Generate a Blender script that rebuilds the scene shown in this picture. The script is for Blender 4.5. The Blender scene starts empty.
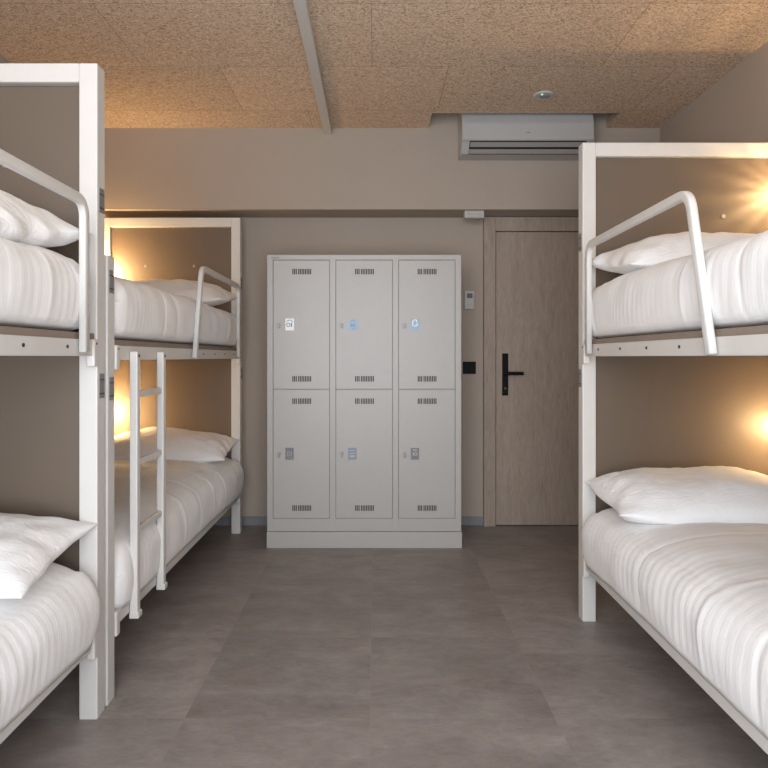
import bpy, bmesh, math, random
import numpy as np
from mathutils import Vector, Matrix

S = bpy.context.scene
COL = S.collection
PI = math.pi

# ------------------------------------------------------------------ helpers
def tag(o, label=None, cat=None, group=None, kind=None):
    if label: o['label'] = label
    if cat: o['category'] = cat
    if group: o['group'] = group
    if kind: o['kind'] = kind
    return o

def empty(name, loc):
    o = bpy.data.objects.new(name, None)
    o.empty_display_size = .1
    o.location = loc
    COL.objects.link(o)
    return o

def link_mesh(name, me, mat, parent=None, loc=(0, 0, 0)):
    me.materials.clear()
    for m in (mat if isinstance(mat, (list, tuple)) else [mat]):
        me.materials.append(m)
    o = bpy.data.objects.new(name, me)
    COL.objects.link(o)
    o.location = loc
    if parent: o.parent = parent
    return o

def obj(name, bm, mat, parent=None, loc=(0, 0, 0), smooth=False):
    bmesh.ops.recalc_face_normals(bm, faces=bm.faces)
    me = bpy.data.meshes.new(name)
    bm.to_mesh(me); bm.free()
    if smooth:
        for p in me.polygons: p.use_smooth = True
    return link_mesh(name, me, mat, parent, loc)

def box(bm, lo, hi, bev=0.0, seg=2, mi=0):
    """one rounded box between two corners"""
    lo, hi = [min(a, b) for a, b in zip(lo, hi)], [max(a, b) for a, b in zip(lo, hi)]
    r = bmesh.ops.create_cube(bm, size=1)
    vs = r['verts']
    for v in vs:
        v.co = Vector([lo[i] + (v.co[i] + .5) * (hi[i] - lo[i]) for i in range(3)])
    fs = set(f for v in vs for f in v.link_faces)
    for f in fs: f.material_index = mi
    if bev > 0:
        es = list(set(e for v in vs for e in v.link_edges))
        bmesh.ops.bevel(bm, geom=es, offset=bev, segments=seg, profile=.5, affect='EDGES')

def B(*boxes, bev=0.0, seg=2):
    bm = bmesh.new()
    for lo, hi in boxes: box(bm, lo, hi, bev, seg)
    return bm

def cyl(bm, p0, p1, r, n=20, r2=None, bev=0.0):
    p0, p1 = Vector(p0), Vector(p1)
    d = p1 - p0
    m = Matrix.Translation((p0 + p1) / 2) @ d.to_track_quat('Z', 'Y').to_matrix().to_4x4()
    r_ = bmesh.ops.create_cone(bm, cap_ends=True, segments=n, radius1=r, radius2=r if r2 is None else r2, depth=d.length, matrix=m)
    return r_

def sweep(bm, pts, hw, hh, side, n=12, ex=4.0):
    """rounded-rectangular tube along pts; 'side' is the fixed direction of the section's width"""
    pts = [Vector(p) for p in pts]
    side = Vector(side).normalized()
    rings = []
    for i, p in enumerate(pts):
        a = pts[max(i - 1, 0)]; b = pts[min(i + 1, len(pts) - 1)]
        t = (b - a).normalized()
        up = t.cross(side).normalized()
        ring = []
        for k in range(n):
            an = 2 * PI * (k + .5) / n
            c, s_ = math.cos(an), math.sin(an)
            x = hw * math.copysign(abs(c) ** (2 / ex), c); y = hh * math.copysign(abs(s_) ** (2 / ex), s_)
            ring.append(bm.verts.new(p + side * x + up * y))
        rings.append(ring)
    for r0, r1 in zip(rings, rings[1:]):
        for k in range(n):
            bm.faces.new((r0[k], r0[(k + 1) % n], r1[(k + 1) % n], r1[k]))
    bm.faces.new(rings[0]); bm.faces.new(rings[-1][::-1])

def fillet(pts, r, n=8):
    """polyline with its inner corners rounded"""
    pts = [Vector(p) for p in pts]
    out = [pts[0]]
    for a, p, b in zip(pts, pts[1:], pts[2:]):
        d0 = (a - p).normalized(); d1 = (b - p).normalized()
        q0 = p + d0 * r; q1 = p + d1 * r
        for i in range(n + 1):
            t = i / n
            out.append((1 - t) ** 2 * q0 + 2 * t * (1 - t) * p + t * t * q1)
    out.append(pts[-1])
    return out

# ------------------------------------------------------------------ materials
def new_mat(name):
    m = bpy.data.materials.new(name); m.use_nodes = True
    nt = m.node_tree
    return m, nt, nt.nodes['Principled BSDF']

def N(nt, typ, **kw):
    n = nt.nodes.new(typ)
    for k, v in kw.items():
        if k.startswith('i_'):
            key = k[2:]
            n.inputs[int(key) if key.isdigit() else key.replace('_', ' ')].default_value = v
        else: setattr(n, k, v)
    return n

def math_n(nt, op, a, b=None, c=None):
    n = nt.nodes.new('ShaderNodeMath'); n.operation = op
    for i, v in enumerate((a, b, c)):
        if v is None: continue
        if isinstance(v, (int, float)): n.inputs[i].default_value = v
        else: nt.links.new(v, n.inputs[i])
    return n.outputs[0]

def mix_col(nt, fac, a, b, mode='MIX'):
    n = nt.nodes.new('ShaderNodeMix'); n.data_type = 'RGBA'; n.blend_type = mode
    for i, v in ((0, fac), (6, a), (7, b)):
        if isinstance(v, (int, float)): n.inputs[i].default_value = v
        elif isinstance(v, (tuple, list)): n.inputs[i].default_value = (*v[:3], 1)
        else: nt.links.new(v, n.inputs[i])
    return n.outputs[2]

def mapping(nt, scale=(1, 1, 1), coord='Object'):
    tc = N(nt, 'ShaderNodeTexCoord'); mp = N(nt, 'ShaderNodeMapping')
    mp.inputs['Scale'].default_value = scale
    nt.links.new(tc.outputs[coord], mp.inputs[0])
    return mp.outputs[0]

def noise(nt, vec, scale, detail=4, rough=.55, dist=0):
    n = N(nt, 'ShaderNodeTexNoise')
    n.inputs['Scale'].default_value = scale; n.inputs['Detail'].default_value = detail
    n.inputs['Roughness'].default_value = rough; n.inputs['Distortion'].default_value = dist
    nt.links.new(vec, n.inputs['Vector'])
    return n.outputs['Fac']

def ramp(nt, fac, stops):
    n = N(nt, 'ShaderNodeValToRGB')
    e = n.color_ramp.elements
    while len(e) < len(stops): e.new(.5)
    for el, (p, c) in zip(e, stops):
        el.position = p; el.color = (*c, 1) if len(c) == 3 else c
    nt.links.new(fac, n.inputs[0])
    return n.outputs[0]

def bump(nt, bsdf, h, strength=.2, dist=.002):
    n = N(nt, 'ShaderNodeBump')
    n.inputs['Strength'].default_value = strength; n.inputs['Distance'].default_value = dist
    nt.links.new(h, n.inputs['Height']); nt.links.new(n.outputs[0], bsdf.inputs['Normal'])

def simple(name, col, rough=.5, metal=0.0, var=.04, nscale=18, bstr=0.0, bscale=200, spec=.5):
    m, nt, b = new_mat(name)
    b.inputs['Roughness'].default_value = rough; b.inputs['Metallic'].default_value = metal
    b.inputs['Specular IOR Level'].default_value = spec
    v = mapping(nt)
    f = noise(nt, v, nscale)
    c0 = tuple(max(0, x * (1 - var)) for x in col); c1 = tuple(min(1, x * (1 + var)) for x in col)
    nt.links.new(mix_col(nt, f, c0, c1), b.inputs['Base Color'])
    if bstr: bump(nt, b, noise(nt, v, bscale, 2), bstr, .001)
    return m

M = {}
M['white_metal'] = simple('white painted steel', (.625, .61, .585), .42, bstr=.03, bscale=400)
M['locker'] = simple('cream painted locker steel', (.435, .418, .398), .38, bstr=.02, bscale=300)
M['locker_in'] = simple('dark inside', (.035, .032, .03), .8)
M['seam'] = simple('shadow gap dark', (.05, .045, .042), .8)
M['panel'] = simple('taupe headboard board', (.130, .098, .073), .5, var=.05, nscale=6, bstr=.02)
M['slat'] = simple('brown bed base board', (.24, .19, .155), .7)
M['plate'] = simple('grey joint plate', (.25, .245, .24), .4, metal=.35)
M['dark_metal'] = simple('dark bolt', (.06, .058, .055), .45, metal=.4)
M['black'] = simple('matt black', (.004, .004, .004), .5, spec=.12)
M['plastic'] = simple('white plastic', (.47, .46, .445), .38)
M['ac_body'] = simple('air conditioner plastic', (.43, .43, .425), .35)
M['ac_dark'] = simple('air conditioner slot', (.012, .012, .012), .7)
M['ac_grey'] = simple('air conditioner louver', (.30, .285, .27), .45)
M['grey_plastic'] = simple('grey plastic', (.26, .26, .26), .4)
M['lcd'] = simple('grey display', (.05, .055, .055), .3)
M['metal'] = simple('satin steel', (.36, .35, .335), .5, metal=.6)
M['wall'] = simple('taupe plaster', (.40, .340, .288), .85, var=.035, nscale=2.2, bstr=.06, bscale=120, spec=.25)
M['skirting'] = simple('grey skirting', (.20, .21, .23), .5)
M['track'] = simple('grey metal channel', (.54, .525, .50), .5)
M['card_white'] = simple('white card', (.93, .95, .97), .4)
M['card_blue'] = simple('pale blue sticker', (.33, .46, .62), .4)
M['card_sky'] = simple('blue sticker', (.30, .44, .72), .4)
M['card_grey'] = simple('grey number plate', (.16, .16, .17), .35, metal=.2)
M['card_slate'] = simple('slate number plate', (.20, .23, .28), .3, metal=.2)
M['ink_blue'] = simple('blue ink', (.06, .09, .17), .5)
M['ink_soft'] = simple('soft grey blue ink', (.28, .34, .44), .5)
M['ink_light'] = simple('light ink', (.42, .42, .44), .5)
M['window_frame'] = simple('window frame', (.7, .7, .7), .4)

def mat_fabric(name, col, wave=True):
    m, nt, b = new_mat(name)
    b.inputs['Roughness'].default_value = .9
    b.inputs['Specular IOR Level'].default_value = .15
    b.inputs['Sheen Weight'].default_value = .12
    v = mapping(nt)
    f = noise(nt, v, 3.0)
    nt.links.new(mix_col(nt, f, tuple(x * .97 for x in col), col), b.inputs['Base Color'])
    h = noise(nt, v, 900, 2)
    if wave:
        w = N(nt, 'ShaderNodeTexWave', wave_type='BANDS', bands_direction='Y', wave_profile='SIN')
        w.inputs['Scale'].default_value = 22; w.inputs['Distortion'].default_value = 3.5
        w.inputs['Detail'].default_value = 2; w.inputs['Detail Scale'].default_value = 1.2
        nt.links.new(v, w.inputs['Vector'])
        w2 = noise(nt, mapping(nt, (6, 60, 6)), 2.2, 3, .6, .6)
        h = math_n(nt, 'ADD', math_n(nt, 'MULTIPLY', h, .25), math_n(nt, 'ADD', math_n(nt, 'MULTIPLY', w.outputs['Fac'], .5), math_n(nt, 'MULTIPLY', w2, 1.0)))
        bump(nt, b, h, .085, .004)
    else:
        w2 = noise(nt, mapping(nt, (1, 1.6, 1)), 7, 4, .55, .8)
        c1 = noise(nt, mapping(nt, (1.0, 2.6, 1.5)), 6, 3, .5, 1.8)
        cr = math_n(nt, 'POWER', math_n(nt, 'SUBTRACT', 1.0, math_n(nt, 'MULTIPLY', math_n(nt, 'ABSOLUTE', math_n(nt, 'SUBTRACT', c1, .5)), 2.0)), 7.0)
        h = math_n(nt, 'ADD', math_n(nt, 'MULTIPLY', h, .08), math_n(nt, 'ADD', math_n(nt, 'MULTIPLY', w2, .7), math_n(nt, 'MULTIPLY', cr, .22)))
        bump(nt, b, h, .34, .014)
    return m
M['bedding'] = mat_fabric('white seersucker bedding', (.86, .86, .865))
M['pillow'] = mat_fabric('white cotton pillowcase', (.86, .86, .865), wave=False)

def mat_floor():
    m, nt, b = new_mat('grey stone tile floor')
    v = mapping(nt)
    sp = N(nt, 'ShaderNodeSeparateXYZ'); nt.links.new(v, sp.inputs[0])
    P = .605
    tx = math_n(nt, 'DIVIDE', math_n(nt, 'ADD', sp.outputs[0], .02 + P * 20), P)
    ty = math_n(nt, 'DIVIDE', math_n(nt, 'ADD', sp.outputs[1], -2.09 + P * 20), P)
    fx = math_n(nt, 'FRACT', tx); fy = math_n(nt, 'FRACT', ty)
    def edge(f):
        d = math_n(nt, 'MINIMUM', f, math_n(nt, 'SUBTRACT', 1.0, f))
        return math_n(nt, 'LESS_THAN', d, .0022)
    g = math_n(nt, 'MAXIMUM', edge(fx), edge(fy))
    cb = N(nt, 'ShaderNodeCombineXYZ')
    nt.links.new(math_n(nt, 'FLOOR', tx), cb.inputs[0]); nt.links.new(math_n(nt, 'FLOOR', ty), cb.inputs[1])
    wn = N(nt, 'ShaderNodeTexWhiteNoise', noise_dimensions='2D'); nt.links.new(cb.outputs[0], wn.inputs['Vector'])
    # each tile gets its own piece of the cloud pattern
    off = N(nt, 'ShaderNodeVectorMath', operation='MULTIPLY_ADD')
    nt.links.new(wn.outputs['Color'], off.inputs[0]); off.inputs[1].default_value = (7, 7, 7); nt.links.new(v, off.inputs[2])
    st = N(nt, 'ShaderNodeMapping'); st.inputs['Scale'].default_value = (1, 1.9, 1); nt.links.new(off.outputs[0], st.inputs[0])
    c1 = noise(nt, st.outputs[0], 3.2, 8, .62, .5)
    c2 = noise(nt, st.outputs[0], 17, 7, .72, .8)
    col = ramp(nt, c1, [(.28, (.185, .157, .142)), (.5, (.265, .230, .213)), (.72, (.37, .332, .312))])
    col = mix_col(nt, .35, col, ramp(nt, c2, [(.32, (.165, .140, .127)), (.66, (.38, .338, .318))]))
    tone = math_n(nt, 'ADD', .90, math_n(nt, 'MULTIPLY', wn.outputs['Value'], .20))
    tc = N(nt, 'ShaderNodeCombineXYZ')
    for i in range(3): nt.links.new(tone, tc.inputs[i])
    col = mix_col(nt, 1.0, col, tc.outputs[0], 'MULTIPLY')
    col = mix_col(nt, math_n(nt, 'MULTIPLY', g, .28), col, (.34, .275, .25))
    nt.links.new(col, b.inputs['Base Color'])
    r = math_n(nt, 'ADD', .36, math_n(nt, 'MULTIPLY', c2, .2))
    nt.links.new(r, b.inputs['Roughness'])
    bump(nt, b, math_n(nt, 'SUBTRACT', c2, math_n(nt, 'MULTIPLY', g, 2.0)), .12, .0015)
    return m

def mat_ceiling():
    m, nt, b = new_mat('wood wool ceiling boards')
    b.inputs['Roughness'].default_value = .95; b.inputs['Specular IOR Level'].default_value = .1
    v = mapping(nt)
    sp = N(nt, 'ShaderNodeSeparateXYZ'); nt.links.new(v, sp.inputs[0])
    ty = math_n(nt, 'DIVIDE', math_n(nt, 'ADD', sp.outputs[1], -2.75 + 6.0), .6)
    row = math_n(nt, 'FLOOR', ty)
    row0 = math_n(nt, 'SUBTRACT', row, 10.0)
    tx = math_n(nt, 'DIVIDE', math_n(nt, 'ADD', math_n(nt, 'SUBTRACT', sp.outputs[0], math_n(nt, 'MULTIPLY', row0, .4)), .02 + 12.0), 1.2)
    fx = math_n(nt, 'FRACT', tx); fy = math_n(nt, 'FRACT', ty)
    def edge(f, w):
        d = math_n(nt, 'MINIMUM', f, math_n(nt, 'SUBTRACT', 1.0, f))
        return math_n(nt, 'LESS_THAN', d, w)
    g = math_n(nt, 'MAXIMUM', edge(fx, .0022), edge(fy, .0036))
    cb = N(nt, 'ShaderNodeCombineXYZ')
    nt.links.new(math_n(nt, 'FLOOR', tx), cb.inputs[0]); nt.links.new(row, cb.inputs[1])
    wn = N(nt, 'ShaderNodeTexWhiteNoise', noise_dimensions='2D'); nt.links.new(cb.outputs[0], wn.inputs['Vector'])
    n1 = noise(nt, mapping(nt, (1, 1.9, 1)), 62, 4, .75, 1.6)
    n2 = noise(nt, mapping(nt, (1, 1.4, 1)), 140, 2, .7, 1.2)
    f = math_n(nt, 'ADD', math_n(nt, 'MULTIPLY', n1, .65), math_n(nt, 'MULTIPLY', n2, .35))
    col = ramp(nt, f, [(.40, (.17, .105, .062)), (.46, (.51, .375, .272)), (.525, (.71, .56, .425)), (.62, (.87, .74, .60))])
    tone = math_n(nt, 'ADD', .93, math_n(nt, 'MULTIPLY', wn.outputs['Value'], .14))
    tc = N(nt, 'ShaderNodeCombineXYZ')
    for i in range(3): nt.links.new(tone, tc.inputs[i])
    col = mix_col(nt, 1.0, col, tc.outputs[0], 'MULTIPLY')
    col = mix_col(nt, math_n(nt, 'MULTIPLY', g, .55), col, (.30, .20, .13))
    nt.links.new(col, b.inputs['Base Color'])
    bump(nt, b, f, .5, .006)
    return m

def mat_oak():
    m, nt, b = new_mat('greyed oak door')
    b.inputs['Roughness'].default_value = .6; b.inputs['Specular IOR Level'].default_value = .3
    g1 = noise(nt, mapping(nt, (95, 95, 13)), 1.0, 5, .6, .8)
    g2 = noise(nt, mapping(nt, (26, 26, 3.5)), 1.0, 4, .6, 1.5)
    f = math_n(nt, 'ADD', math_n(nt, 'MULTIPLY', g1, .55), math_n(nt, 'MULTIPLY', g2, .45))
    col = ramp(nt, f, [(.32, (.265, .208, .166)), (.5, (.335, .269, .218)), (.68, (.395, .322, .264))])
    nt.links.new(col, b.inputs['Base Color'])
    bump(nt, b, g1, .12, .001)
    return m
M['floor'] = mat_floor(); M['ceiling'] = mat_ceiling(); M['oak'] = mat_oak()

def mat_emit(name, col, strength):
    m, nt, b = new_mat(name)
    b.inputs['Base Color'].default_value = (*col, 1)
    b.inputs['Emission Color'].default_value = (*col, 1); b.inputs['Emission Strength'].default_value = strength
    return m
M['led_green'] = mat_emit('green indicator', (.35, .9, .6), 1.2)
M['bulb'] = mat_emit('warm bulb', (1, .62, .26), 8)

def mat_pane():
    m, nt, b = new_mat('window glass')
    nt.nodes.remove(b)
    t = N(nt, 'ShaderNodeBsdfTransparent'); g = N(nt, 'ShaderNodeBsdfGlossy'); g.inputs['Roughness'].default_value = .02
    mx = N(nt, 'ShaderNodeMixShader'); mx.inputs[0].default_value = .06
    nt.links.new(t.outputs[0], mx.inputs[1]); nt.links.new(g.outputs[0], mx.inputs[2])
    nt.links.new(mx.outputs[0], nt.nodes['Material Output'].inputs[0])
    return m
M['pane'] = mat_pane()

# ------------------------------------------------------------------ the room
XL, XR, YB, YF, ZC = -1.885, 1.885, 4.50, -.42, 2.70
ZT = 2.92          # slab above the boards
T = .12
def struct(name, bm, mat, parent=None, loc=(0, 0, 0)):
    o = obj(name, bm, mat, parent, loc)
    if parent is None: o['kind'] = 'structure'
    return o
struct('floor', B(((XL - T, YF - T, -.1), (XR + T, YB + T, 0))), M['floor'])
struct('wall_left', B(((XL - T, YF - T, 0), (XL, YB + T, ZT))), M['wall'])
struct('wall_right', B(((XR, YF - T, 0), (XR + T, YB + T, ZT))), M['wall'])
struct('wall_back', B(((XL, YB, 0), (XR, YB + T, ZT))), M['wall'])
struct('wall_bulkhead', B(((XL, 4.25, 2.16), (XR, YB, ZT))), M['wall'])
# front wall behind the camera: a wide window
WX0, WX1, WZ0, WZ1 = -1.65, .95, .30, 2.45
struct('wall_front', B(((XL, YF - T, 0), (XR, YF, WZ0)), ((XL, YF - T, WZ1), (XR, YF, ZT)),
                       ((XL, YF - T, WZ0), (WX0, YF, WZ1)), ((WX1, YF - T, WZ0), (XR, YF, WZ1))), M['wall'])
wf = .05
win = struct('window_1', B(((WX0, YF - .09, WZ0), (WX0 + wf, YF - .03, WZ1)), ((WX1 - wf, YF - .09, WZ0), (WX1, YF - .03, WZ1)),
                           ((WX0, YF - .09, WZ0), (WX1, YF - .03, WZ0 + wf)), ((WX0, YF - .09, WZ1 - wf), (WX1, YF - .03, WZ1)),
                           ((-.38, YF - .09, WZ0), (-.32, YF - .03, WZ1))), M['window_frame'])
struct('pane', B(((WX0 + wf, YF - .065, WZ0 + wf), (-.38, YF - .06, WZ1 - wf))), M['pane'], win)
struct('pane', B(((-.32, YF - .065, WZ0 + wf), (WX1 - wf, YF - .06, WZ1 - wf))), M['pane'], win)
# ceiling boards with the notch round the air conditioner
NX0, NX1, NY = .349, 1.53, 3.99
struct('ceiling', B(((XL, YF, ZC), (XR, NY, ZC + .06)), ((XL, NY, ZC), (NX0, 4.25, ZC + .06)), ((NX1, NY, ZC), (XR, 4.25, ZC + .06))), M['ceiling'])
struct('ceiling_slab', B(((XL - T, YF - T, ZT), (XR + T, YB + T, ZT + .1))), M['wall'])
# metal channel along the ceiling
struct('trim_1', B(((-.345, YF + .01, ZC - .042), (-.292, 4.248, ZC)), bev=.003), M['track'])
# skirting
struct('baseboard_back', B(((XL, YB - .014, 0), (.752, YB, .058))), M['skirting'])
struct('baseboard_left', B(((XL, YF, 0), (XL + .014, YB - .014, .058))), M['skirting'])
struct('baseboard_right', B(((XR - .014, YF, 0), (XR, YB - .02, .058))), M['skirting'])
# door
DX0, DX1, DZ = .837, 1.64, 2.052
tr = struct('trim_2', B(((DX0 - .085, YB - .045, 0), (DX0 - .004, YB, 2.155)), ((DX1 + .004, YB - .045, 0), (DX1 + .085, YB, 2.155)),
                        ((DX0 - .004, YB - .045, DZ + .005), (DX1 + .004, YB, 2.155)), bev=.002), M['oak'])
struct('door_gap_shade', B(((DX0 - .006, YB - .012, .002), (DX1 + .006, YB - .001, DZ + .007))), M['seam'], tr)  # dark sheet behind the leaf: shade of the door gap put into its colour
door = struct('door_1', B(((DX0 + .001, YB - .034, .008), (DX1 - .001, YB - .013, DZ)), bev=.0015), M['oak'])
bm = B(((.880, YB - .046, .912), (.921, YB - .033, 1.205)), bev=.003)
hp = obj('handle_plate', bm, M['black'], door)
bm = bmesh.new(); cyl(bm, (.9, YB - .04, 1.066), (.9, YB - .085, 1.066), .011)
box(bm, (.888, YB - .095, 1.054), (1.018, YB - .078, 1.078), .004)
obj('handle_lever', bm, M['black'], door)
bm = bmesh.new(); cyl(bm, (.9, YB - .045, .962), (.9, YB - .049, .962), .009)
obj('key_cylinder', bm, M['dark_metal'], door)

# ------------------------------------------------------------------ wall and ceiling fittings
t = empty('air_conditioner', (.545, 4.25, 2.455))
W_, H_ = .83, .33
# body profile in y,z (y towards the room is negative), swept along x
def prism(bm, prof, x0, x1):
    a = [bm.verts.new((x0, y, z)) for y, z in prof]; b_ = [bm.verts.new((x1, y, z)) for y, z in prof]
    n = len(prof)
    for i in range(n): bm.faces.new((a[i], a[(i + 1) % n], b_[(i + 1) % n], b_[i]))
    bm.faces.new(a[::-1]); bm.faces.new(b_)
bm = bmesh.new()
prism(bm, [(0, .03), (0, H_), (-.17, H_), (-.185, H_ - .02), (-.215, .20), (-.217, .092), (-.20, .088), (-.14, .03), (-.03, .028)], 0, W_)
bmesh.ops.bevel(bm, geom=bm.edges[:], offset=.004, segments=2, affect='EDGES')
obj('body', bm, M['ac_body'], t)
bm = bmesh.new()
prism(bm, [(-.203, .093), (-.138, .030), (-.146, .024), (-.215, .088)], .048, W_ - .048)
lv0 = obj('louver_recess', bm, M['ac_dark'], t)
bm = bmesh.new()
prism(bm, [(-.2135, .080), (-.190, .057), (-.183, .062), (-.205, .086)], .052, W_ - .052)
obj('louver', bm, M['ac_grey'], t)
bm = bmesh.new()
prism(bm, [(-.182, .046), (-.160, .024), (-.14, .028), (-.165, .05)], .048, W_ - .048)
obj('lower_lip', bm, M['ac_grey'], t)
bm = bmesh.new(); cyl(bm, (W_ / 2 - .0, -.2155, .140), (W_ / 2, -.2185, .140), .011, 20)
for v in bm.verts: v.co.z = .140 + (v.co.z - .140) * .35; v.co.x = W_ / 2 + (v.co.x - W_ / 2) * 1.3
obj('emblem', bm, M['grey_plastic'], t)
tag(t, 'white wall air conditioner with a dark louver slot, tucked under the ceiling boards', 'air conditioner')

t = empty('ceiling_detector', (.972, 3.71, ZC))
def lathe(bm, prof, n=40, axis='Z'):
    rings = []
    for r, h in prof:
        ring = []
        for k in range(n):
            a = 2 * PI * k / n
            ring.append(bm.verts.new((r * math.cos(a), r * math.sin(a), h) if axis == 'Z' else (r * math.cos(a), h, r * math.sin(a))))
        rings.append(ring)
    for r0, r1 in zip(rings, rings[1:]):
        for k in range(n): bm.faces.new((r0[k], r0[(k + 1) % n], r1[(k + 1) % n], r1[k]))
    bm.faces.new(rings[0]); bm.faces.new(rings[-1][::-1])
bm = bmesh.new(); lathe(bm, [(.060, 0), (.060, -.006), (.056, -.010), (.043, -.012), (.040, -.009), (.001, -.009)])
obj('rim', bm, M['plastic'], t, smooth=True)
bm = bmesh.new(); lathe(bm, [(.030, -.008), (.030, -.0105), (.024, -.012), (.001, -.012)])
o = obj('lens', bm, M['grey_plastic'], t, loc=(.008, .004, 0), smooth=True)
bm = bmesh.new(); cyl(bm, (-.018, -.034, -.009), (-.018, -.034, -.013), .006)
obj('indicator', bm, M['led_green'], t)
tag(t, 'round pale ceiling detector with a green indicator, on the boards above the air conditioner', 'detector')

t = empty('motion_sensor', (.658, 4.31, 2.16))
obj('housing', B(((-.066, -.035, -.05), (.066, .04, 0)), bev=.006), M['plastic'], t)
obj('lens_strip', B(((-.05, -.037, -.044), (.05, -.03, -.018)), bev=.003), M['ac_body'], t)
tag(t, 'small white box under the bulkhead above the top left door frame corner', 'sensor')

t = empty('thermostat', (.653, YB, 1.58))
obj('housing', B(((-.034, -.022, -.065), (.034, 0, .065)), bev=.005), M['plastic'], t)
obj('display', B(((-.017, -.0235, .012), (.022, -.020, .046))), M['lcd'], t)
obj('button', B(((-.017, -.0245, -.04), (-.001, -.020, -.028)), bev=.001), M['ac_body'], t)
obj('button', B(((.006, -.0245, -.04), (.022, -.020, -.028)), bev=.001), M['ac_body'], t)
tag(t, 'small white thermostat with a dark display on the wall between lockers and door', 'thermostat')

t = empty('light_switch', (.655, YB, 1.104))
obj('switch_plate', B(((-.046, -.009, -.043), (.046, 0, .043)), bev=.002), M['black'], t)
obj('rocker', B(((-.034, -.013, -.033), (-.001, -.008, .033)), bev=.0015), M['black'], t)
obj('rocker', B(((.001, -.013, -.033), (.034, -.008, .033)), bev=.0015), M['black'], t)
tag(t, 'black double light switch on the wall below the thermostat', 'switch')

# ------------------------------------------------------------------ the lockers
LX0, LX1, LY, LZ = -.673, .527, 3.955, 1.812
LD = .50
t = empty('locker_bank', (LX0, LY, 0))
LW = LX1 - LX0
dw = .352; dx = [.036, .424, .811]
rows = [(.184, .979), (.983, 1.780)]
PZ = .102
bm = bmesh.new()
box(bm, (0, .02, PZ), (LW, LD, LZ), .002)                                   # carcass behind the doors
for x0, x1 in ((0, dx[0]), (dx[0] + dw, dx[1]), (dx[1] + dw, dx[2]), (dx[2] + dw, LW)):
    box(bm, (x0, 0, PZ), (x1, .03, LZ), .0015)
for x0 in dx:
    box(bm, (x0 - .002, .0005, LZ - .031), (x0 + dw + .002, .028, LZ - .0005), .001)
    box(bm, (x0 - .002, .0005, PZ + .0005), (x0 + dw + .002, .028, .182), .001)
obj('carcass', bm, M['locker'], t)
obj('plinth', B(((-.002, -.006, 0), (LW + .004, LD, PZ - .002)), bev=.002), M['locker'], t)
# tiny unreadable maker mark at the top left corner
bm = bmesh.new(); xx = .022
for w in (.009, .006, .008, .005, .009, .006):
    box(bm, (xx, -.0014, LZ - .024), (xx + w, .001, LZ - .013)); xx += w + .002
obj('maker_mark', bm, M['grey_plastic'], t)

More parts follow.
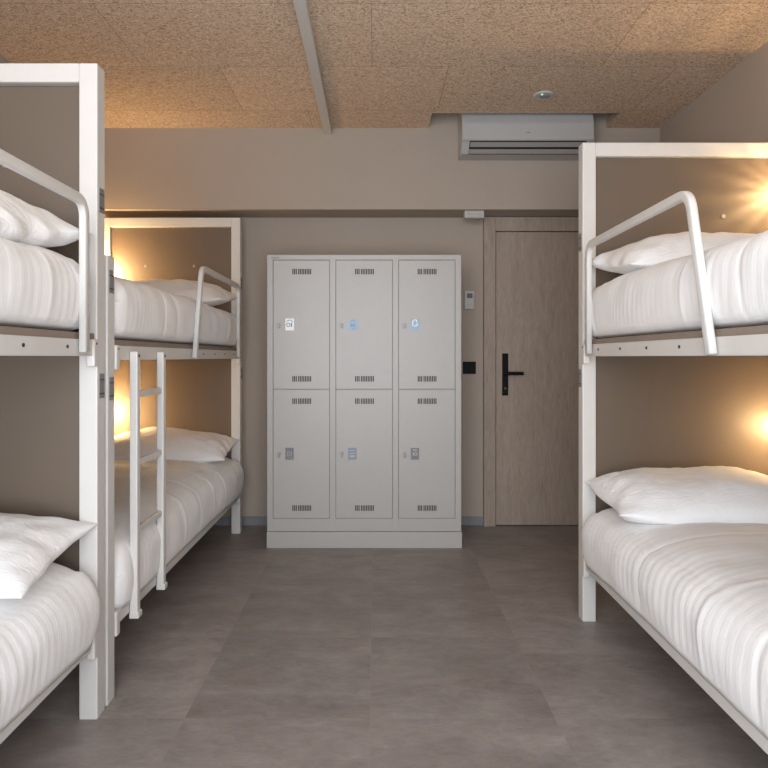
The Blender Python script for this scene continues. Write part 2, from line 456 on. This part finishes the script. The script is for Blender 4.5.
def stroke(bm, x0, z0, x1, z1, y=-.0035): box(bm, (x0, y, z0), (x1, y + .002, z1))
def arc(bm, cx, cz, r, a0, a1, w=.004, n=10, y=-.0035):
    for i in range(n):
        a = a0 + (a1 - a0) * i / n; b_ = a0 + (a1 - a0) * (i + 1) / n
        vs = [bm.verts.new((cx + rr * math.cos(q), y, cz + rr * math.sin(q))) for q, rr in ((a, r - w / 2), (b_, r - w / 2), (b_, r + w / 2), (a, r + w / 2))]
        bm.faces.new(vs)
for r_i, (z0, z1) in enumerate(rows):
    for c in range(3):
        x0 = dx[c] + .002; x1 = dx[c] + dw - .002
        d = obj('locker_door', B(((x0, .002, z0), (x1, .021, z1 - .002)), bev=.0012), M['locker'], t)
        # dark shadow gap round each door stays real: the door sits 2 mm inside its frame
        cx = (x0 + x1) / 2 - .0
        for zc in (z1 - .072, z0 + .062):
            bm = bmesh.new()
            for g in range(3):
                for k in range(4 if g != 0 else 3):
                    px = cx - .062 + g * .042 + k * .0105 + (.006 if g == 0 else 0)
                    box(bm, (px, .0006, zc - .017), (px + .0062, .0035, zc + .017))
            obj('vent', bm, M['locker_in'], d)
        zc = z0 + .402 - (.007 if r_i else .004)
        lx = x0 + .036
        bm = bmesh.new(); cyl(bm, (lx, .003, zc), (lx, -.010, zc), .013, 24)
        box(bm, (lx - .006, -.022, zc - .020), (lx + .006, -.009, zc + .008), .003)
        obj('lock', bm, M['metal'], d)
        bx = x0 + .075
        if r_i == 1:
            if c == 0:
                o = obj('number_card', B(((bx, -.0015, zc - .034), (bx + .053, .003, zc + .040)), bev=.0008), M['card_white'], d); o['label'] = 'white number card'
                bm = bmesh.new(); arc(bm, bx + .027, zc + .010, .020, .35, PI - .35, .005)
                arc(bm, bx + .018, zc + .0, .0105, PI / 2, 2.5 * PI, .006)
                obj('card_print', bm, M['ink_soft'], o)
                bm = bmesh.new(); stroke(bm, bx + .035, zc - .012, bx + .041, zc + .014); obj('card_digit', bm, M['ink_blue'], o)
            elif c == 1:
                bm = bmesh.new(); cyl(bm, (bx + .029, .003, zc), (bx + .029, -.0015, zc), .037, 36)
                o = obj('number_card', bm, M['card_blue'], d); o['label'] = 'round pale blue sticker'
                bm = bmesh.new()
                stroke(bm, bx + .013, zc - .012, bx + .028, zc + .008); stroke(bm, bx + .031, zc - .012, bx + .044, zc + .008)
                arc(bm, bx + .029, zc + .010, .018, .5, PI - .5, .005); stroke(bm, bx + .022, zc - .024, bx + .036, zc - .019)
                obj('card_print', bm, M['ink_soft'], o)
            else:
                bm = bmesh.new(); box(bm, (bx + .0, -.0012, zc - .012), (bx + .053, .003, zc + .038), .0008); cyl(bm, (bx + .025, .003, zc - .008), (bx + .025, -.0016, zc - .008), .030, 36)
                o = obj('number_card', bm, M['card_blue'], d); o['label'] = 'blue and white sticker'
                bm = bmesh.new(); arc(bm, bx + .027, zc + .022, .010, -.6, PI * .9, .005); arc(bm, bx + .03, zc + .003, .010, -PI * .9, .8, .005)
                stroke(bm, bx + .010, zc - .008, bx + .015, zc + .028)
                obj('card_print', bm, M['card_white'], o)
        else:
            o = obj('number_card', B(((bx, -.0015, zc - .036), (bx + .051, .003, zc + .036)), bev=.0008), M['card_slate' if c == 1 else 'card_grey'], d)
            o['label'] = 'slate number plate' if c == 1 else 'dark grey number plate'
            bm = bmesh.new()
            if c == 0:
                stroke(bm, bx + .012, zc - .012, bx + .015, zc + .014); stroke(bm, bx + .022, zc - .012, bx + .025, zc + .014); stroke(bm, bx + .034, zc - .012, bx + .038, zc + .014)
                stroke(bm, bx + .012, zc + .012, bx + .025, zc + .015); stroke(bm, bx + .012, zc - .014, bx + .025, zc - .011)
            elif c == 1:
                stroke(bm, bx + .014, zc + .018, bx + .038, zc + .023); stroke(bm, bx + .012, zc + .000, bx + .042, zc + .006); stroke(bm, bx + .012, zc - .022, bx + .040, zc - .008)
            else:
                stroke(bm, bx + .014, zc + .019, bx + .038, zc + .027); stroke(bm, bx + .013, zc - .014, bx + .018, zc + .010)
                arc(bm, bx + .031, zc + .0, .009, 0, 2 * PI, .005)
            obj('card_print', bm, M['ink_light'], o)
tag(t, 'cream steel locker bank with six doors, standing against the back wall', 'lockers')

# ------------------------------------------------------------------ bunk beds
BW = .93      # overall width;  local x: 0 at the aisle, +x towards the wall (mirrored for the left side)
LEN = 2.05    # clear length between head frame and foot frame
UZ, LZR = 1.183, .243   # undersides of the rails
RH = .052
def make_bunk(s, loc):
    root = empty('bunk_bed', loc)
    def X(lo, hi): return ((s * lo[0], lo[1], lo[2]), (s * hi[0], hi[1], hi[2]))
    def part(name, boxes, mat='white_metal', bev=.004, parent=root):
        return obj(name, B(*[X(a, b) for a, b in boxes], bev=bev), M[mat], parent)
    P = .06
    for x in (0, BW - P):
        hp_ = part('head_post', [((x, 0, 0), (x + P, P, 2.136))])
        if x == 0:
            for z0, z1 in ((1.655, 1.735), (1.045, 1.125)):
                pl = obj('joint_plate', B(X((-.0018, .012, z0), (.001, P - .008, z1)), bev=.0006), M['plate'], hp_)
                for zz in ((z0 + .012, z0 + .017), (z1 - .022, z1 - .018)):
                    bm = bmesh.new(); lo, hi = X((-.0026, .014, zz[0]), (-.001, P - .010, zz[1])); box(bm, lo, hi)
                    obj('plate_slot', bm, M['dark_metal'], pl)
    part('head_top_rail', [((P, 0, 2.074), (BW - P, P, 2.136))])
    part('head_bottom_rail', [((P, .015, .235), (BW - P, .05, .285))])
    hb = part('headboard', [((P - .004, .026, .27), (BW - P + .004, .044, 2.07))], 'panel', 0)
    for x in (.315, .64):
        bm = bmesh.new(); cyl(bm, (s * x, .028, 1.812), (s * x, .0215, 1.812), .011, 20, .009)
        o = obj('screw_cap', bm, M['metal'], hb)
    yf = -LEN - P
    for x in (0, BW - P):
        fp = part('foot_post', [((x, yf, 0), (x + P, yf + P, 1.544))])
        if x == 0:
            for z0, z1 in ((1.415, 1.495), (1.045, 1.125)):
                pl = obj('joint_plate', B(X((-.0018, yf + .010, z0), (.001, yf + P - .010, z1)), bev=.0006), M['plate'], fp)
                for zz in ((z0 + .012, z0 + .017), (z1 - .022, z1 - .018)):
                    bm = bmesh.new(); lo, hi = X((-.0026, yf + .012, zz[0]), (-.001, yf + P - .012, zz[1])); box(bm, lo, hi)
                    obj('plate_slot', bm, M['dark_metal'], pl)
    part('foot_rail', [((P, yf + .01, 1.494), (BW - P, yf + .05, 1.544))])
    part('foot_rail', [((P, yf + .01, UZ), (BW - P, yf + .05, UZ + RH))])
    part('foot_rail', [((P, yf + .01, LZR), (BW - P, yf + .05, LZR + RH))])
    for z in (UZ, LZR):
        for x0, x1 in ((0.001, .028), (BW - .028, BW - .001)):
            r = part('side_rail', [((x0, -LEN + .001, z), (x1, -.001, z + RH))], bev=.003)
            if x0 < .1:
                for k in range(4 if z == UZ else 0):
                    bm = bmesh.new(); y = -.20 - .236 * k
                    cyl(bm, (s * .002, y, z + .028), (s * -.0015, y, z + .028), .0052, 16)
                    obj('bolt', bm, M['dark_metal'], r)
                for y0 in (-.034, -LEN + .002):
                    b_ = obj('hook_bracket', B(X((-.006, y0, z - .034), (.022, y0 + .032, z + RH + .002)), bev=.006, seg=3), M['white_metal'], r)
                    if z == UZ:
                        bm = bmesh.new(); cyl(bm, (s * -.004, y0 + .016, z + .040), (s * -.0075, y0 + .016, z + .040), .004, 14)
                        obj('bolt', bm, M['dark_metal'], b_)
        part('bed_base', [((.032, -LEN + .01, z + .004), (BW - .032, -.006, z + RH - .002))] + ([((.008, -LEN + .01, z + RH - .001), (BW - .008, -.004, z + RH + .021))] if z == UZ else []), 'slat', 0)
    # guard rail at the head end of the upper bunk
    pts = fillet([(s * -.016, -.128, UZ + .012), (s * -.016, -.128, 1.655), (s * -.016, -1.005, 1.655), (s * -.016, -1.125, UZ + .004)], .055)
    bm = bmesh.new(); sweep(bm, pts, .0115, .0148, (1, 0, 0), n=16, ex=5)
    g = obj('guard_rail', bm, M['white_metal'], root, smooth=True)
    # ladder hooked over both rails near the foot end
    y1, y2 = -1.905, -1.615
    lad = obj('ladder', B(X((-.030, y1 - .016, .232), (-.001, y1 + .016, UZ + .032)), X((-.030, y2 - .016, .232), (-.001, y2 + .016, UZ + .032)), bev=.004), M['white_metal'], root)
    for z in (1.055, .797, .543):
        bm = bmesh.new(); lo, hi = X((-.024, y1 + .014, z - .012), (-.006, y2 - .014, z + .012)); box(bm, lo, hi, .004)
        obj('rung', bm, M['white_metal'], lad)
    for y in (y1, y2):
        bm = bmesh.new(); cyl(bm, (s * -.029, y, UZ + .016), (s * -.0325, y, UZ + .016), .006, 14); obj('bolt', bm, M['dark_metal'], lad)
        bm = bmesh.new(); lo, hi = X((-.036, y - .02, .222), (.0, y + .02, .246)); box(bm, lo, hi, .004, 2); obj('foot_cap', bm, M['white_metal'], lad)
    return root

def copy_tree(o, parent=None):
    c = o.copy(); COL.objects.link(c)
    if parent: c.parent = parent
    for ch in [q for q in o.children]: copy_tree(ch, c)
    return c

Y_FAR, Y_NEAR, Y_R = 4.27, 2.08, 2.85
XE = .906
GB = 'white metal bunk beds'
far = make_bunk(-1, (-XE, Y_FAR, 0))
tag(far, 'white bunk bed with a ladder in the far left corner, left of the lockers', 'bunk bed', GB)
near = copy_tree(far); far.scale.z = .988; near.location = (-XE, Y_NEAR, 0)
tag(near, 'white bunk bed cut off by the left edge, nearest the viewer', 'bunk bed', GB)
right = make_bunk(1, (XE + .014, Y_R, 0))
tag(right, 'white bunk bed along the right wall in front of the door', 'bunk bed', GB)

# ------------------------------------------------------------------ bedding
def wob(rng, n, lo, hi):
    """a smooth pseudo-random function of (x, y) in [-1,1], frequencies lo..hi cycles per metre"""
    an = rng.uniform(0, 2 * PI, n); fr = rng.uniform(lo, hi, n) * 2 * PI; ph = rng.uniform(0, 2 * PI, n); am = rng.uniform(.5, 1, n)
    am = am / math.sqrt((am ** 2).sum() / 2) / 1.6
    def f(x, y):
        r = 0
        for a, w, p, m_ in zip(an, fr, ph, am): r = r + m_ * np.sin(w * (x * math.cos(a) + y * math.sin(a)) + p)
        return r
    return f

def make_mattress(s, hgt, seed, skirt=0.0, head_bulge=0, bulge=.014, nx=112, dy=.0065):
    """made-up mattress: rounded slab with a puckered cover; origin under its head-end aisle corner"""
    rng = np.random.default_rng(seed)
    hw, hz = BW / 2 + (.004 if skirt else -.006), hgt / 2
    cx = BW / 2
    tt = np.linspace(0, 2 * PI, 2400, endpoint=False)
    e1, e2 = 2 / 4.6, 2 / 2.9
    px = np.sign(np.cos(tt)) * np.abs(np.cos(tt)) ** e1; pz = np.sign(np.sin(tt)) * np.abs(np.sin(tt)) ** e2
    px = px * hw; pz = pz * hz
    low = np.sin(tt) < 0                                     # the underside is flat and square
    px = np.where(low, np.sign(np.cos(tt)) * np.abs(np.cos(tt)) ** .16 * hw, px)
    pz = np.where(low, -np.abs(np.sin(tt)) ** .22 * hz, pz)
    L = np.concatenate([[0], np.cumsum(np.hypot(np.diff(np.append(px, px[0])), np.diff(np.append(pz, pz[0]))))])
    q = np.linspace(0, L[-1], nx, endpoint=False)
    px = np.interp(q, L, np.append(px, px[0])); pz = np.interp(q, L, np.append(pz, pz[0]))
    tx = np.roll(px, -1) - np.roll(px, 1); tz = np.roll(pz, -1) - np.roll(pz, 1)
    ln = np.hypot(tx, tz); nxv, nzv = tz / ln, -tx / ln
    ylen = LEN - .03
    R = .085
    ys = [R - R * math.cos(a) for a in np.linspace(.12, PI / 2, 13)]
    ins = [R - R * math.sin(a) for a in np.linspace(.12, PI / 2, 13)]
    mid = list(np.arange(R + dy, ylen - R, dy))
    Y = np.array(ys + mid + [ylen - v for v in ys[::-1]]); I = np.array(ins + [0] * len(mid) + ins[::-1])
    ny = len(Y)
    YY, PX = np.meshgrid(Y, px, indexing='ij'); _, PZ_ = np.meshgrid(Y, pz, indexing='ij')
    NX = np.broadcast_to(nxv, YY.shape); NZ = np.broadcast_to(nzv, YY.shape)
    arcp = np.broadcast_to(q, YY.shape)
    w1 = wob(rng, 7, .3, 1.6); w2 = wob(rng, 7, .8, 3.0); w3 = wob(rng, 8, 3, 8); w4 = wob(rng, 6, .5, 2.2)
    # puckers: bands across the bed, wandering a little, rounded crests and narrow valleys
    u = YY + .010 * w2(arcp, YY) + .030 * w1(arcp * .8, YY)
    lam = .040
    pk = .5 - .5 * np.sin(2 * PI * u / lam)
    pk2 = .5 + .5 * np.sin(2 * PI * u / .0187 + 1.5 * w2(arcp, YY))
    amp = .5 + .5 * np.clip(w4(arcp, YY) + .35, 0, 1)
    up = np.clip(NZ, 0, 1) ** 2
    side = 1 - .35 * up * np.clip(1 - (np.abs(PX) / hw) ** 4, 0, 1)
    topside = np.clip((PZ_ + hz) / (2 * hz) * 3, 0, 1)
    d = (.0012 * amp * (1 - pk) + .0006 * pk2 * (1 - amp)) * side
    d = d + .004 * w3(arcp, YY) * .6 + .008 * w1(PX, YY) * up
    # a few long tucks where the cover was pulled straight
    for _ in range(5):
        yc = rng.uniform(.12, ylen - .1); k = rng.uniform(-.25, .25); wd = rng.uniform(.008, .014)
        dd = (YY - yc - k * (arcp - q.mean()) * .3 - .02 * w1(arcp, YY)) / wd
        d = d + rng.choice([-1, 1]) * .0035 * np.exp(-dd ** 2)
    d = d * topside + (bulge + head_bulge * np.exp(-(YY / .7) ** 2)) * np.exp(-((PZ_ / hz + .1) / .8) ** 2) * (np.abs(NX) > .6)
    # hem wavers along the lower edge
    Xo = PX + NX * d - np.sign(PX) * np.minimum(np.abs(PX), I[:, None] * .5)
    Zo = PZ_ + NZ * d
    Zo = Zo - np.sign(Zo) * np.minimum(np.abs(Zo), I[:, None] * np.where(Zo > 0, 1, .25))
    Zo = np.maximum(Zo, -hz)
    Zo = np.where((Zo < -hz + skirt + .004) & (np.abs(PX) < hw - .008), -hz + skirt + .004, Zo)   # the cover hangs over the rails
    if skirt: Zo = Zo - np.where((np.abs(PX) >= hw - .008) & (Zo < 0), .022 * np.exp(-(YY / .28) ** 2) * np.clip(-Zo / hz, 0, 1) ** 3, 0)
    Zo = np.where(Zo > 0, Zo * (1 - .10 * np.exp(-YY / .16) - .05 * np.exp(-(ylen - YY) / .12)), Zo)
    V = np.stack([s * (cx + Xo), -YY - .012, Zo + hz], -1).reshape(-1, 3)
    F = []
    for j in range(ny - 1):
        a = j * nx
        for i in range(nx):
            k = (i + 1) % nx
            f = (a + i, a + k, a + nx + k, a + nx + i)
            F.append(f if s > 0 else f[::-1])
    F.append(tuple(range(nx)) if s < 0 else tuple(range(nx))[::-1])
    e = tuple(range((ny - 1) * nx, ny * nx)); F.append(e[::-1] if s < 0 else e)
    me = bpy.data.meshes.new('mattress')
    me.from_pydata(V.tolist(), [], F)
    bm = bmesh.new(); bm.from_mesh(me); bmesh.ops.recalc_face_normals(bm, faces=bm.faces); bm.to_mesh(me); bm.free()
    for p in me.polygons: p.use_smooth = True
    return me

def make_pillow(seed, a=.43, b=.235, top=.110, bot=.055):
    rng = np.random.default_rng(seed)
    n, m_ = 88, 60
    uu = np.sin(np.linspace(-1, 1, n) * PI / 2 * .93) / math.sin(PI / 2 * .93); vv = np.sin(np.linspace(-1, 1, m_) * PI / 2 * .93) / math.sin(PI / 2 * .93)
    U, Vv = np.meshgrid(uu, vv, indexing='ij')
    w1 = wob(rng, 6, .8, 2.5); w2 = wob(rng, 9, 3, 9); w3 = wob(rng, 8, 9, 18)
    Xp = a * U * (1 - .055 * (1 - Vv ** 2) * np.abs(U) ** 3 + .0 * U); Yp = b * Vv * (1 - .09 * (1 - U ** 2) ** .8 * np.abs(Vv) ** 3 * .8)
    Xp = Xp + .006 * w1(U, Vv) * np.abs(U) ** 2
    Yp = Yp + .006 * w1(Vv + 3, U) * np.abs(Vv) ** 2
    base = np.clip(1 - np.abs(U) ** 3, 0, 1) ** .62 * np.clip(1 - np.abs(Vv) ** 2.4, 0, 1) ** .62
    env = np.clip(base * 3, 0, 1)
    # creases running in from the seam
    rad = np.sin(16 * np.arctan2(Vv * b, U * a) + 2.2 * w1(Xp * 2, Yp * 2)) * np.clip(np.hypot(U, Vv) - .35, 0, 1)
    Zt = top * base * (1 + .09 * w1(Xp, Yp)) + env * (.003 * w2(Xp, Yp) + .0016 * w3(Xp, Yp) + .003 * rad)
    Zb = -bot * np.clip(base * 1.25, 0, 1) ** .8 + env * .0015 * w2(Xp + 2, Yp)
    seam = .012 * w1(Xp * 1.4 + 1, Yp * 1.4) * (1 - env)
    verts = []; it = {}; ib = {}
    F = []
    for i in range(n):
        for j in range(m_):
            edge_ = i in (0, n - 1) or j in (0, m_ - 1)
            it[i, j] = len(verts); verts.append((Xp[i, j], Yp[i, j], Zt[i, j] + seam[i, j] if not edge_ else seam[i, j]))
            if edge_: ib[i, j] = it[i, j]
            else:
                ib[i, j] = len(verts); verts.append((Xp[i, j], Yp[i, j], Zb[i, j] + seam[i, j]))
    for i in range(n - 1):
        for j in range(m_ - 1):
            F.append((it[i, j], it[i + 1, j], it[i + 1, j + 1], it[i, j + 1]))
            F.append((ib[i, j], ib[i, j + 1], ib[i + 1, j + 1], ib[i + 1, j]))
    me = bpy.data.meshes.new('pillow')
    me.from_pydata([tuple(map(float, v)) for v in verts], [], F)
    bm = bmesh.new(); bm.from_mesh(me); bmesh.ops.recalc_face_normals(bm, faces=bm.faces); bm.to_mesh(me); bm.free()
    for p in me.polygons: p.use_smooth = True
    return me

LOW_Z = LZR + RH - .012 + .018; UP_Z = UZ + RH + .006
GM, GP = 'made-up mattresses', 'white pillows'
mats = [
    (-1, -XE, Y_FAR, 0, 'white made-up mattress on the lower bunk behind the ladder', 11),
    (-1, -XE, Y_FAR, 1, 'white made-up mattress on the upper bunk above the ladder', 12),
    (-1, -XE, Y_NEAR, 0, 'white made-up mattress on the lower bunk cut off by the left edge', 13),
    (-1, -XE, Y_NEAR, 1, 'white made-up mattress on the upper bunk cut off by the left edge', 14),
    (1, XE + .014, Y_R, 0, 'white puckered mattress on the lower bunk of the bed along the right wall', 15),
    (1, XE + .014, Y_R, 1, 'white puckered mattress on the upper bunk of the bed along the right wall', 16),
]
pl_lab = [
    'white pillow on the far lower bunk behind the ladder, lit warm by a lamp',
    'white pillow on the far upper bunk behind the guard rail, left of the lockers',
    'white pillow on the lower bunk cut off by the left edge',
    'white pillow on the upper bunk cut off by the left edge',
    'large white pillow on the lower bunk of the bed along the right wall',
    'white pillow on the upper bunk of the bed along the right wall',
]
for (s, x, y, up, lab, seed), plab in zip(mats, pl_lab):
    sk = 0 if up else (.046 if y == Y_FAR else .042)
    hgt = .270 if up else .262 + sk
    zb = UZ + RH + .022 if up else LZR + RH + .004 - sk
    if up and y == Y_FAR: zb *= .988
    me = make_mattress(s, hgt, seed, sk, .024 if sk > .045 else (.02 if s < 0 else .008) if sk else 0)
    o = link_mesh('mattress', me, M['bedding'], None, (x, y, zb))
    tag(o, lab, 'mattress', GM)
    pm = make_pillow(seed + 20)
    p = link_mesh('pillow', pm, M['pillow'], None, (x + s * (.435 + (.0 if up else -.01)), y - .245, zb + hgt + (.038 if up else .040)))
    p.rotation_euler = (math.radians(7), math.radians(9 if plab.endswith('upper bunk cut off by the left edge') else 0), math.radians(1.5 * s * (1 if up else -1)))
    if plab.endswith('upper bunk cut off by the left edge'): p.scale.y = 1.22; p.location.y -= .05; p.location.z += .022
    tag(p, plab, 'pillow', GP)

# ------------------------------------------------------------------ reading lamps on the headboards
def make_lamp(loc):
    root = empty('reading_lamp', loc)
    bm = bmesh.new(); lathe(bm, [(.026, 0), (.026, -.006), (.022, -.010), (.001, -.010)], 32, 'Y'); obj('wall_plate', bm, M['white_metal'], root, smooth=False)
    bm = bmesh.new()
    for k in range(18):
        a = 2 * PI * (k + .3) / 18
        r0, r1 = .024, .035
        ca, sa = math.cos(a), math.sin(a)
        q = Vector((-sa, 0, ca)) * .0016
        vs = []
        for yy in (-.070, -.152):
            for r in (r0, r1):
                for sg in (-1, 1):
                    vs.append(bm.verts.new(Vector((r * ca, yy, r * sa)) + q * sg))
        for f in ((0, 1, 3, 2), (4, 6, 7, 5), (0, 2, 6, 4), (1, 5, 7, 3), (0, 4, 5, 1), (2, 3, 7, 6)):
            bm.faces.new([vs[i] for i in f])
    obj('ribbed_shade', bm, M['white_metal'], root)
    bm = bmesh.new(); lathe(bm, [(.001, -.158), (.033, -.158), (.036, -.154), (.036, -.151), (.001, -.151)], 32, 'Y'); obj('front_cap', bm, M['white_metal'], root)
    bm = bmesh.new(); bmesh.ops.create_uvsphere(bm, u_segments=16, v_segments=10, radius=.007, matrix=Matrix.Translation((0, -.080, 0))); obj('bulb', bm, M['bulb'], root, smooth=True)
    bm = bmesh.new(); cyl(bm, (0, -.008, 0), (0, -.074, 0), .0045, 12); obj('stem', bm, M['white_metal'], root)
    return root
LAMP_W = 52.0
def lamp_light(loc, w, soft):
    l = bpy.data.lights.new('lamp_light', 'POINT'); l.energy = w; l.color = (1.0, .66, .31); l.shadow_soft_size = soft
    o = bpy.data.objects.new('lamp_light', l); COL.objects.link(o); o.location = loc
    return o
lam = make_lamp((0, 0, 0))
spots = [(-1, -XE, Y_FAR, 1.75, LAMP_W * .8, 'reading lamp glowing on the far upper headboard beside the left wall'),
         (-1, -XE, Y_FAR, .80, LAMP_W, 'reading lamp glowing on the far lower headboard behind the ladder'),
         (1, XE + .014, Y_R, 1.92, LAMP_W * .22, 'reading lamp on the upper headboard of the right bed'),
         (1, XE + .014, Y_R, 1.00 - .14, LAMP_W * .34, 'reading lamp on the lower headboard of the right bed')]
made = []
for i, (s, x, y, z, w, lab) in enumerate(spots):
    o = lam if i == 0 else copy_tree(lam)
    o.location = (x + s * .904, y, z)
    tag(o, lab, 'lamp', 'reading lamps')
    made.append((o, w))
for o, w in made:
    l = lamp_light((0, -.125, 0), w, (.009 if o.location.z > 1.9 else .02)); l.parent = o

# ------------------------------------------------------------------ light and camera
w = bpy.data.worlds.new('world'); S.world = w; w.use_nodes = True
bg = w.node_tree.nodes['Background']; bg.inputs[0].default_value = (.75, .86, 1, 1); bg.inputs[1].default_value = .6
def area(name, loc, rot, sx, sy, energy, col):
    l = bpy.data.lights.new(name, 'AREA'); l.shape = 'RECTANGLE'; l.size = sx; l.size_y = sy; l.energy = energy; l.color = col
    o = bpy.data.objects.new(name, l); COL.objects.link(o); o.location = loc; o.rotation_euler = rot
    return o
area('window_daylight', (-.35, YF - .2, 1.4), (math.radians(90), 0, 0), 2.5, 2.3, 128, (.91, .95, 1.0))

cam = bpy.data.cameras.new('camera'); co = bpy.data.objects.new('camera', cam); COL.objects.link(co)
co.location = (0, 0, 1.18); co.rotation_euler = (math.radians(90), 0, 0)
cam.sensor_width = 36; cam.lens = 640 / 768 * 36
cam.shift_x = 8 / 768; cam.shift_y = -27 / 768
cam.clip_start = .02
S.camera = co

vs_ = S.view_settings
S.display_settings.display_device = 'sRGB'
vs_.view_transform = 'Standard'; vs_.look = 'None'; vs_.gamma = 1; vs_.exposure = 0.41; vs_.use_curve_mapping = False
S.cycles.use_denoising = True
S.cycles.max_bounces = 10; S.cycles.diffuse_bounces = 6
S.cycles.sample_clamp_indirect = 6
